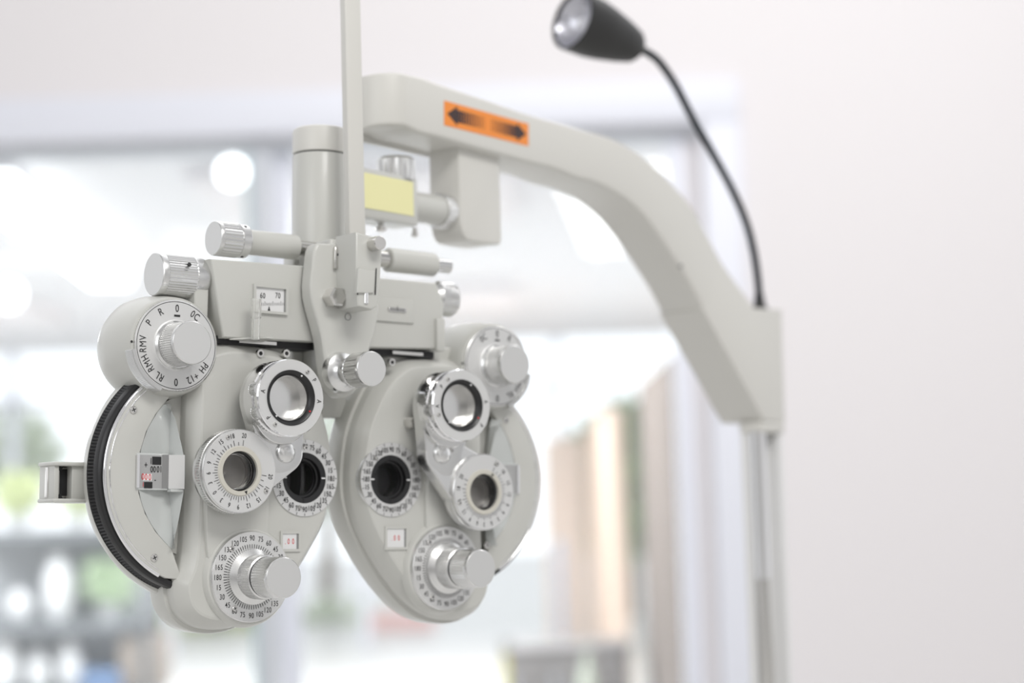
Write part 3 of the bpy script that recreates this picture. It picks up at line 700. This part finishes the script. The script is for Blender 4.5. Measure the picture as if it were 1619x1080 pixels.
# sticker
q = [A(x, y, -TH) for x, y in ((702, 159), (835, 196), (835, 231), (702, 198))]
b = MB(mm); wS = -TH - .35; b.use(ORANGE).add([(p[0], wS, p[1]) for p in q] + [(p[0], -TH + .2, p[1]) for p in q], [(0, 1, 2, 3), (0, 1, 5, 4), (1, 2, 6, 5), (2, 3, 7, 6), (3, 0, 4, 7)])
def SP(a, c_):  # a along 0..1, c_ -0.5..0.5
    t = Vector(q[0]).lerp(Vector(q[1]), a); d = Vector(q[3]).lerp(Vector(q[2]), a); return tuple(d.lerp(t, c_ + .5))
b.use(BROWN)
def sq(pts): b.add([(p[0], wS - .12, p[1]) for p in [SP(*z_) for z_ in pts]], [tuple(range(len(pts)))])
sq([(.03, 0), (.145, .40), (.145, -.40)]); sq([(.97, 0), (.855, -.40), (.855, .40)])
x = .145
for i in range(11):
    wd = .028 * (1 - i / 12.5); sq([(x, .26), (x + wd, .26), (x + wd, -.26), (x, -.26)]); sq([(1 - x, .26), (1 - x - wd, .26), (1 - x - wd, -.26), (1 - x, -.26)]); x += .0305
b.build('direction_sticker', beam, 0)
# hanger block under the beam
hx0, _ = A(728, 330, -13); hx1, hy0 = A(794, 388, -13); _, hy1 = A(760, 225, -13)
b = MB(mm).use(ARM)
prof = spline([(hx0, hy1 + 6), (hx0, hy0 + 22), (hx0 + 1, hy0 + 8), (hx0 + 6, hy0 + 1), (hx0 + 16, hy0 - .5), (hx1 - 5, hy0), (hx1 - .5, hy0 + 4), (hx1, hy0 + 14), (hx1, hy1 + 6)], 4, closed=False)
b.prism(prof, -13, 13, 1.5); hang = b.build('hanger_block', arm, 30)
# ---- joint between post and hanger: socket, knobs, yellow label (held by the hanger)
jt = tag(empty('mounting_joint', AF.mtx()), 'mounting joint with a pale yellow label between the hanging post and the arm', 'mounting joint')
jx0, jy1 = A(572, 262, -11); jx1, jyb = A(662, 350, -11)
yt_, yb_ = A(615, 277, -11)[1] , A(615, 345, -11)[1]
b = MB(mm).use(PAINT).box((16, -11, yb_ - 2), (jx1, 11, yt_ + 2), 1.5); b.build('joint_block', jt, 30)
ql = [A(x, y, -11.4) for x, y in ((578, 272), (653, 289), (653, 343), (578, 327))]
yh, yl = (ql[0][1] + ql[1][1]) / 2, (ql[2][1] + ql[3][1]) / 2
b = MB(mm); b.use(YEL).box((20, -11.5, yl), (ql[1][0], -10.5, yh)); b.build('yellow_label', jt)
u_, v_ = A(626, 262, 0); b = MB(mm); b.use(ALU).lathe((u_, 0, yt_), (0, 0, 1), [(12.5, 0), (13, 1, .7), (13, 14, .7), (11, 16)], 48); b.build('lock_knob', jt, 25)
u_, v_ = A(690, 333, -4)
b = MB(mm); b.use(PAINT).lathe((jx1 - 2, 0, v_ + 1), (1, 0, 0), [(10.5, 0), (10.5, A(692, 333, 0)[0] - jx1 + 3)], 40); b.use(ALU).lathe((A(690, 333, 0)[0], 0, v_ + 1), (1, 0, 0), [(11.6, 0), (12.4, 1, .5), (12.4, A(722, 333, 0)[0] - A(690, 333, 0)[0] - 1.5, .5), (11.4, A(722, 333, 0)[0] - A(690, 333, 0)[0])], 60); b.use(STEEL).lathe((jx1, 0, v_ + 1), (1, 0, 0), [(7, 0), (7, hx0 - jx1 + 1)], 32)
b.build('swivel_knob', jt, 25)
for x in (602, 655):
    u_, v_ = A(x, 352, 0); b = MB(mm); b.use(STEEL).lathe((u_, 0, yb_ - 1), (0, 0, -1), [(2, 0), (2, 3), (4 if x == 602 else 2.4, 3.2), (4 if x == 602 else 2.4, 5.5), (2, 6.5)], 24); b.build('joint_screw', jt, 30)

# ================================================================== COLUMN
col = tag(empty('stand_column', AF.mtx()), 'white channel column with a chrome rod carrying the ivory arm at right', 'column')
zc = yb; zf = -(A0.z) * 1000
b = MB(mm).use(ARM)
cx = px_c
xa_, xb_ = A(1205, 676, -TH)[0], A(1241, 676, -TH)[0]
b.box((xa_, -TH, zc - 9), (xb_, 2, zc + 1), 2); b.build('collar', col, 30)
b = MB(mm).use(mat('column_white', (.74, .74, .74), .4))
b.box((xb_ - 8, -19, zf), (xb_ - .5, 2, zc - 8), 1); b.box((xa_ + 1, -6, zf), (xb_ - 2, 2, zc - 8), 1)
b.build('channel', col, 30)
b = MB(mm); b.use(CHR).lathe((xa_ + 6.5, -13, zc - 8), (0, 0, -1), [(6.6, 0), (6.6, 1), (6.6, 128), (6.4, 128)], 40)
b.use(STEEL).lathe((xa_ + 6.5, -13, zc - 136), (0, 0, -1), [(6.0, 0), (6.0, 215), (4, 218)], 40); b.build('chrome_rod', col, 40)
b = MB(mm).use(mat('column_white2', (.74, .74, .74), .4)).lathe((cx, 0, zf), (0, 0, 1), [(220, 0), (220, 18), (205, 26), (40, 34), (30, 60)], 64); b.build('column_base', col, 30)

# ================================================================== GOOSENECK LAMP
def W3(px, py, Y):
    d = ray(px, py); return CAM + d * (Y / d.y)
yb0 = (AF.o + AX * ((x0 + x1) / 2000)).y
gp = [(1201, 486, yb0 - .002), (1199, 450, yb0 - .005), (1192, 400, yb0 - .01), (1179, 350, yb0 - .02), (1155, 295, yb0 - .035), (1125, 240, yb0 - .05), (1094, 185, yb0 - .065), (1068, 135, yb0 - .085), (1045, 101, yb0 - .10), (1028, 86, yb0 - .115), (1008, 76, yb0 - .13)]
pts = [W3(*g_) for g_ in gp]; base = pts[0].copy(); base.z = A0.z + yt / 1000
lm = tag(empty('gooseneck_lamp', Matrix.Translation(base)), 'black gooseneck lamp with a small round head, rising from the arm end', 'lamp')
loc = lambda p: Vector(p) - base
sp = spline([tuple(p) for p in pts], 6, closed=False)
b = MB(loc); b.use(NAVY).tube(sp, .0034, 14); b.build('gooseneck', lm, 60)
b = MB(loc); b.use(RUB).lathe(base, (0, 0, 1), [(.008, -.001), (.008, .002), (.0055, .006), (.004, .016)], 28); b.build('lamp_socket', lm, 30)
hb0 = pts[-1]; hf = W3(905, 31, hb0.y - .045)
ax = (hf - hb0).normalized(); L_ = (hf - hb0).length
b = MB(loc); b.use(RUB).lathe(hb0, ax, [(.003, -.008), (.0035, -.001), (.011, .0015), (.0145, .006), (.0185, .02), (.0225, .038), (.0245, .05), (.0252, L_ - .006), (.0252, L_), (.0236, L_ + .001), (.0226, L_ - .004)], 56, cap1=False)
b.build('lamp_head', lm, 30)
b = MB(loc)
b.use(mat('lamp_reflector', (.62, .62, .68), .3, .85)).lathe(hb0, ax, [(.0228, L_ - .003), (.018, L_ - .010), (.010, L_ - .016), (.006, L_ - .017), (.001, L_ - .017)], 40, cap0=False)
b.build('reflector', lm, 60)
b = MB(loc); b.use(mat('lamp_bulb', (.9, .9, .95), .15, 0)).lathe(hb0 + ax * (L_ - .017), ax, [(.006, 0), (.006, .006), (.004, .009), (.001, .010)], 24); b.build('bulb', lm, 60)
b = MB(loc); b.use(GLASS).lathe(hb0, ax, [(.0226, L_ - .0025), (.0226, L_ - .001), (.0001, L_ - .0005)], 40); b.build('lens', lm, 60)
#BACKGROUND
# ================================================================== ROOM BEHIND
WALLM = mat('white_wall_paint', (.86, .835, .85), .8, bump=.1, bscale=60)
TRIMM = mat('white_trim_gloss', (.84, .86, .94), .4)
ALUF = mat('window_aluminium', (.66, .69, .74), .4)
FLOORM = mat('pale_floor_tile', (.62, .61, .59), .35, var=.06, vscale=3)
CEILM = mat('white_ceiling', (.82, .82, .84), .8)
LAMPM = mat('light_diffuser', (1, 1, 1), .5, emis=3.5)
def glass_mat():
    m = bpy.data.materials.new('veiled_window_glass'); m.use_nodes = True; n, l = m.node_tree.nodes, m.node_tree.links; n.clear()
    o = n.new('ShaderNodeOutputMaterial'); t = n.new('ShaderNodeBsdfTransparent'); t.inputs[0].default_value = (.97, .99, 1, 1)
    g = n.new('ShaderNodeBsdfGlossy'); g.inputs['Roughness'].default_value = .02; d = n.new('ShaderNodeBsdfTranslucent'); d.inputs[0].default_value = (.9, .95, 1, 1)
    a = n.new('ShaderNodeMixShader'); a.inputs[0].default_value = .035; c_ = n.new('ShaderNodeMixShader'); c_.inputs[0].default_value = .05  # translucent share puts a hazy veil of light into the pane, lifting darks
    l.new(t.outputs[0], a.inputs[1]); l.new(d.outputs[0], a.inputs[2]); l.new(a.outputs[0], c_.inputs[1]); l.new(g.outputs[0], c_.inputs[2]); l.new(c_.outputs[0], o.inputs[0]); return m
PANE = glass_mat()
YW = 5.0
def px3(px, py, Y): return W3(px, py, Y)
def bx(name, a, b_, m_, parent=None, bev=.004, origin=None):
    o_ = Vector(origin) if origin else Vector((0, 0, 0)); q = MB(lambda p: Vector(p) - o_).use(m_); q.box(a, b_, bev); return q.build(name, parent, 30)
def struct(o): o['kind'] = 'structure'; return o
ztop = px3(600, 209, YW).z; zarch = px3(600, 143, YW).z; xr = px3(1122, 600, YW).x; xarch = px3(1180, 500, YW).x; XL = -3.2
b = MB().use(WALLM)
b.box((XL, YW, ztop), (4.5, YW + .16, 3.3)); b.box((xr, YW, 0), (4.5, YW + .16, ztop))
struct(b.build('wall_back', None, 0))
b = MB().use(TRIMM); b.box((XL, YW - .03, ztop), (xarch, YW + .01, zarch), .006); struct(b.build('trim_1'))
b = MB().use(TRIMM); b.box((xr, YW - .03, 0), (xarch, YW + .01, ztop), .006); struct(b.build('trim_2'))
b = MB().use(FLOORM); b.box((-8, -1.5, -.1), (8, 40, 0)); struct(b.build('floor', None, 0))
# sliding window frame
win = empty('window_1', Matrix.Identity(4)); struct(win)
zr = px3(300, 246, YW + .1).z
b = MB().use(ALUF); b.box((XL, YW + .05, zr), (xr, YW + .13, ztop), .003); b.build('top_rail', win)
xm0 = px3(402, 600, YW + .06).x; xm1 = px3(436, 600, YW + .06).x; xm2 = px3(468, 600, YW + .1).x
bx('stile', (xm0, YW + .04, 0), (xm1, YW + .09, zr), ALUF, win); bx('stile', (xm1 + .002, YW + .09, 0), (xm2, YW + .14, zr), TRIMM, win)
xj = px3(1072, 700, YW + .06).x; bx('stile', (xj, YW + .06, 0), (xj + .05, YW + .13, zr), TRIMM, win)
bx('glass_pane', (XL, YW + .06, .02), (xm0, YW + .068, zr), PANE, win, 0); bx('glass_pane', (xm2, YW + .11, .02), (xj, YW + .118, zr), PANE, win, 0)
b = MB().use(mat('glass_edge_teal', (.45, .66, .68), .3)); b.box((xm0 - .012, YW + .055, .02), (xm0, YW + .073, zr)); b.build('pane_seal', win)
bx('panel', (xj + .05, YW + .07, 0), (xr, YW + .12, zr), WALLM, win)
# shop beyond the glass
ZC = H + 1.3; YF = 15.0
b = MB().use(CEILM); b.box((-7, YW + .2, ZC), (6, YF, ZC + .1)); struct(b.build('ceiling', None, 0))
fac = empty('window_2', Matrix.Identity(4)); struct(fac)
for x in (-6.5, -4.2, -2.9, -1.3, .33):
    bx('mullion', (x, YF, 0), (x + .07, YF + .1, ZC), TRIMM, fac)
bx('transom', (-6.5, YF, H + .86), (.4, YF + .1, H + .92), TRIMM, fac)
def thing(name, origin, label, cat, group=None):
    return tag(empty(name, Matrix.Translation(Vector(origin))), label, cat, group)
# strip light on the ceiling
def on_ceiling(px, py):
    d = ray(px, py); return CAM + d * (1.28 / d.z)
pA, pB = on_ceiling(-25, 262), on_ceiling(176, 428); dl = pB - pA; pC = (pA + pB) / 2
t_ = empty('strip_light', Matrix.Translation((pC.x, pC.y, ZC - .02)) @ Matrix.Rotation(math.atan2(-dl.x, dl.y), 4, 'Z')); tag(t_, 'long bright ceiling strip light glowing behind the glass at upper left', 'ceiling light')
hl_ = dl.length / 2
bx('housing', (-.09, -hl_, -.03), (.09, hl_, 0), WALLM, t_); bx('diffuser', (-.10, -hl_, -.08), (.10, hl_, -.03), LAMPM, t_)
for sx_, sy_, wh in ((-3.6, 7.5, 'leftmost of the nearer row, beside the strip light'), (-.6, 7.5, 'middle of the nearer row'), (2.2, 8, 'rightmost of the nearer row, under the arm curve'), (-3.6, 11.5, 'leftmost of the farther row'), (-.6, 11.5, 'middle of the farther row'), (2.2, 12, 'rightmost of the farther row')):
    t_ = thing('fill_light_frame', (sx_, sy_, ZC), 'square white frame over an added shop fill light, ' + wh, 'ceiling light', 'frames of the added shop fill lights')  # frames added to dress the shop fill lights as fixtures
    bx('frame', (-.64, -.64, -.06), (.64, .64, -.001), WALLM, t_)
def pendant(px, py, Y, r, label):
    p = px3(px, py, Y); t_ = thing('pendant_lamp', (p.x, p.y, ZC), label, 'pendant lamp', 'round lamps behind the glass')
    L = ZC - p.z
    q = MB().use(BLKM).tube([(0, 0, 0), (0, 0, -L + r * .9)], .003, 8); q.build('cord', t_)
    q = MB().use(LAMPM).lathe((0, 0, -L), (0, 0, 1), [(.001, -r)] + [(r * math.sin(a), -r * math.cos(a)) for a in [PI * i / 14 for i in range(1, 14)]] + [(.001, r)], 28); q.build('globe', t_, 80)
pendant(368, 272, 6.3, .05, 'bright round lamp glowing beside the window frame, upper of the two globes')
pendant(13, 466, 9.5, .07, 'bright round lamp glowing low at the left picture edge')
# partition panels on the right of the shop
XP, ZP = .576, H + .50
tp = mat('taupe_laminate', (.25, .21, .185), .95, spec=0, var=.08, vscale=5); bp_ = mat('beige_board', (.72, .56, .45), .95, spec=0, var=.04, vscale=3); cream = mat('cream_board', (.80, .68, .59), .9, spec=0)
tag(bx('partition_panel', (0, 0, 0), (.10, 1.9, ZP), tp), 'tall taupe partition panel beyond the glass, nearest the window jamb', 'partition').location = (XP, 6.5, 0)
t_ = thing('partition_panel', (XP, 11.1, 0), 'long beige partition panel beyond the glass, left of the green strip', 'partition')
for i in range(2): bx('board', (0, i * 1.82, 0), (.09, i * 1.82 + 1.81, ZP), bp_, t_)
bx('cap_rail', (-.01, 0, ZP), (.10, 3.63, ZP + .03), cream, t_)
p = px3(862, 800, 14.8)
bx_ = bx('display_board', (0, 0, 0), (.33, .06, H + .47), cream, None); bx_.location = (p.x, 14.8, 0); tag(bx_, 'pale cream display board standing at the far end of the beige partition', 'display board')
p = px3(886, 940, 11.5); t_ = thing('slim_stand', (p.x, 11.5, 0), 'slim blue-grey upright stand in front of the beige partition', 'stand')
SG = mat('blue_grey_metal', (.35, .38, .45), .4)
q = MB().use(SG).lathe((0, 0, 0), (0, 0, 1), [(.13, 0), (.13, .02), (.03, .04)], 28); q.build('base', t_)
bx('upright', (-.03, -.02, .03), (.03, .02, .92), SG, t_)
# low cabinet
pa = px3(793, 1026, 8.0); pb = px3(994, 1020, 8.0)
t_ = thing('low_cabinet', (pa.x, 8.0, 0), 'low taupe cabinet beyond the glass with a yellow side edge', 'cabinet'); wC = pb.x - pa.x; hC = pa.z
CB = mat('cabinet_taupe', (.20, .18, .17), .5, var=.08, vscale=6)
bx('body', (.03, 0, .05), (wC, .5, hC - .02), CB, t_); bx('side_edge', (0, -.01, .05), (.03, .5, hC), mat('yellow_edge', (.62, .56, .15), .5), t_)
bx('worktop', (.0, -.02, hC - .02), (wC + .01, .5, hC), CB, t_)
for i in range(3): q = bx('door', (.035 + i * (wC - .04) / 3, -.018, .07), (.03 + (i + 1) * (wC - .04) / 3, 0, hC - .03), CB, t_); bx('handle', (.05 + i * (wC - .04) / 3, -.03, hC * .6), (.06 + i * (wC - .04) / 3, -.016, hC * .8), ALUF, q)
VASE = mat('pale_green_ceramic', (.62, .66, .55), .3); WV = mat('white_ceramic', (.92, .92, .92), .3)
def vase(px, pyb, pyt, Y, wpx, mt, label, group='vases and jars', name='vase', kind=0):
    p = px3(px, pyb, Y); h = px3(px, pyt, Y).z - p.z; r = wpx / FPX * Y / 2
    pr = [[(r * .55, 0), (r * .9, h * .1), (r, h * .4), (r * .85, h * .65), (r * .45, h * .8), (r * .42, h * .93), (r * .55, h), (r * .4, h * .98)],
          [(r * .5, 0), (r * .85, h * .12), (r, h * .45), (r * .9, h * .75), (r * .55, h * .93), (r * .35, h), (r * .3, h * .97)]][kind]
    q = MB().use(mt).lathe((0, 0, 0), (0, 0, 1), pr, 32); o = q.build(name, None, 50); o.location = p; return tag(o, label, 'vase')
vase(932, 1140, 1030, 7.75, 34, VASE, 'tall pale green vase standing in front of the low taupe cabinet')
# display rack with plants and vases at lower left
YR = 9.0
rx0 = px3(-60, 900, YR).x; rx1 = px3(232, 900, YR).x
t_ = thing('display_rack', (rx0, YR, 0), 'grey display rack with open shelves beyond the glass at lower left', 'rack')
RK = mat('rack_grey', (.20, .21, .22), .5); wR = rx1 - rx0
sh = [px3(60, y, YR).z for y in (1098, 985, 838)]
for x in (0, wR - .03):
    for y in (0, .32): bx('post', (x, y, 0), (x + .03, y + .03, sh[2] + .015), RK, t_)
bx('back_panel', (.03, .31, sh[0]), (wR - .03, .33, sh[2]), mat('back_panel_grey', (.46, .47, .48), .6), t_)
for z in sh: bx('shelf', (0, 0, z - .055), (wR, .35, z), RK, t_)
def on(px, shelf, Y=YR + .15):
    p = px3(px, 900, Y); return (p.x, Y, sh[shelf])
def bulge(h, r, k=0):
    return [(r * .5, 0), (r * .9, h * .15), (r, h * .45), (r * .85, h * .75), (r * .45, h * .92), (r * .5, h), (r * .38, h * .98)]
for px, s_, hh, r, lab in ((92, 1, .33, .075, 'tall white vase on the middle shelf of the grey rack'), (5, 0, .27, .085, 'white round vase at the left picture edge on the lowest rack shelf'),
                           (110, 0, .25, .065, 'white round jar beside the blue box on the lowest rack shelf'), (60, 0, .20, .06, 'small white jar between the two larger ones on the lowest rack shelf'), (30, 1, .16, .06, 'small white pot at the left end of the middle shelf')):
    o = MB().use(WV).lathe((0, 0, 0), (0, 0, 1), bulge(hh, r), 32).build('vase', None, 50); o.location = on(px, s_); tag(o, lab, 'vase', 'white vases on the grey rack')
o = bx('storage_box', (-.09, -.1, 0), (.12, .1, .10), mat('blue_card', (.16, .26, .45), .6)); o.location = on(163, 0); tag(o, 'blue box on the lowest shelf of the grey rack', 'box')
o = bx('cardboard_carton', (-.11, -.1, 0), (.11, .1, .27), mat('brown_card', (.34, .29, .25), .7)); o.location = on(228, 0); tag(o, 'brown carton at the right end of the lowest rack shelf', 'carton')
def leafy(name, par, c, r, n, mt, seed, size=.05, fl=1.0):
    rnd = random.Random(seed); q = MB().use(mt)
    for i in range(n):
        a, z, rr = rnd.uniform(0, 2 * PI), rnd.uniform(-1, 1), rnd.random() ** .4
        w_ = math.sqrt(1 - z * z); p = Vector((c[0] + r * rr * w_ * math.cos(a), c[1] + r * rr * w_ * math.sin(a), c[2] + fl * r * rr * z))
        d = Vector((rnd.uniform(-1, 1), rnd.uniform(-1, 1), rnd.uniform(-.3, 1))).normalized(); sd = d.cross(Vector((rnd.uniform(-1, 1), rnd.uniform(-1, 1), rnd.uniform(-1, 1)))).normalized()
        L = size * rnd.uniform(.7, 1.3); q.add([p, p + d * L * .5 + sd * L * .25, p + d * L, p + d * L * .5 - sd * L * .25], [(0, 1, 2, 3)])
    return q.build(name, par, 0)
LIME = mat('lime_leaves', (.76, .82, .48), .6, var=.2, vscale=9); LEAF = mat('green_leaves', (.66, .80, .55), .6, var=.25, vscale=5); DARKLEAF = mat('mid_green_leaves', (.30, .44, .20), .6, var=.25, vscale=5); PALE = mat('pale_green_leaves', (.80, .92, .72), .6, var=.2, vscale=5)
POT = mat('white_pot', (.8, .8, .8), .5)
for px, s_, r, mt, lab, sd in ((30, 2, .12, LIME, 'lime green potted plant on top of the grey rack', 3), (170, 1, .13, LEAF, 'green potted plant on the middle shelf of the grey rack', 4), (125, 2, .10, LIME, 'smaller yellow-green potted plant on top of the grey rack', 5)):
    t_ = thing('potted_plant', on(px, s_), lab, 'plant', 'potted plants on the grey rack')
    MB().use(POT).lathe((0, 0, 0), (0, 0, 1), [(.035, 0), (.05, .07), (.054, .075), (.045, .073)], 24).build('pot', t_, 40)
    leafy('foliage', t_, (0, 0, .07 + r * .85), r, 420, mt, sd)
# outside
def tree(px, pyc, Y, r, mt, label, sd, fl=1.1):
    p = px3(px, pyc, Y); t_ = thing('tree', (p.x, Y, 0), label, 'tree', 'trees outside')
    MB().use(mat('bark', (.3, .24, .18), .8)).tube([(0, 0, 0), (.03, .02, p.z * .5), (0, 0, p.z)], .06, 10, [.09, .07, .05]).build('trunk', t_, 60)
    leafy('foliage', t_, (0, 0, p.z), r, 1400 if mt is not PALE else 420, mt, sd, .22, fl)
tree(512, 700, 20, .75, PALE, 'pale green tree seen in the gap between the two lens heads', 11, 1.3)
tree(990, 765, 18, .62, DARKLEAF, 'green tree seen in the slit between taupe and beige partitions', 12, 1.3)
tree(30, 725, 22, .55, PALE, 'pale green tree behind the alignment sight at left', 13)
tree(320, 1000, 18, .5, LIME, 'yellow-green shrub low beneath the near lens head', 14)
tree(530, 1030, 18.6, .5, PALE, 'pale green shrub low between the two lens heads', 15)
pp = px3(630, 1010, 17); t_ = thing('notice_board', (pp.x, 17, 0), 'pale pink board standing beyond the glass below the far lens head', 'board')
bx('board', (-.34, 0, pp.z - .25), (.34, .03, pp.z + .25), mat('pale_pink_card', (.95, .62, .58), .6), t_)
for x in (-.3, .27): bx('leg', (x, .03, 0), (x + .03, .05, pp.z + .2), ALUF, t_)
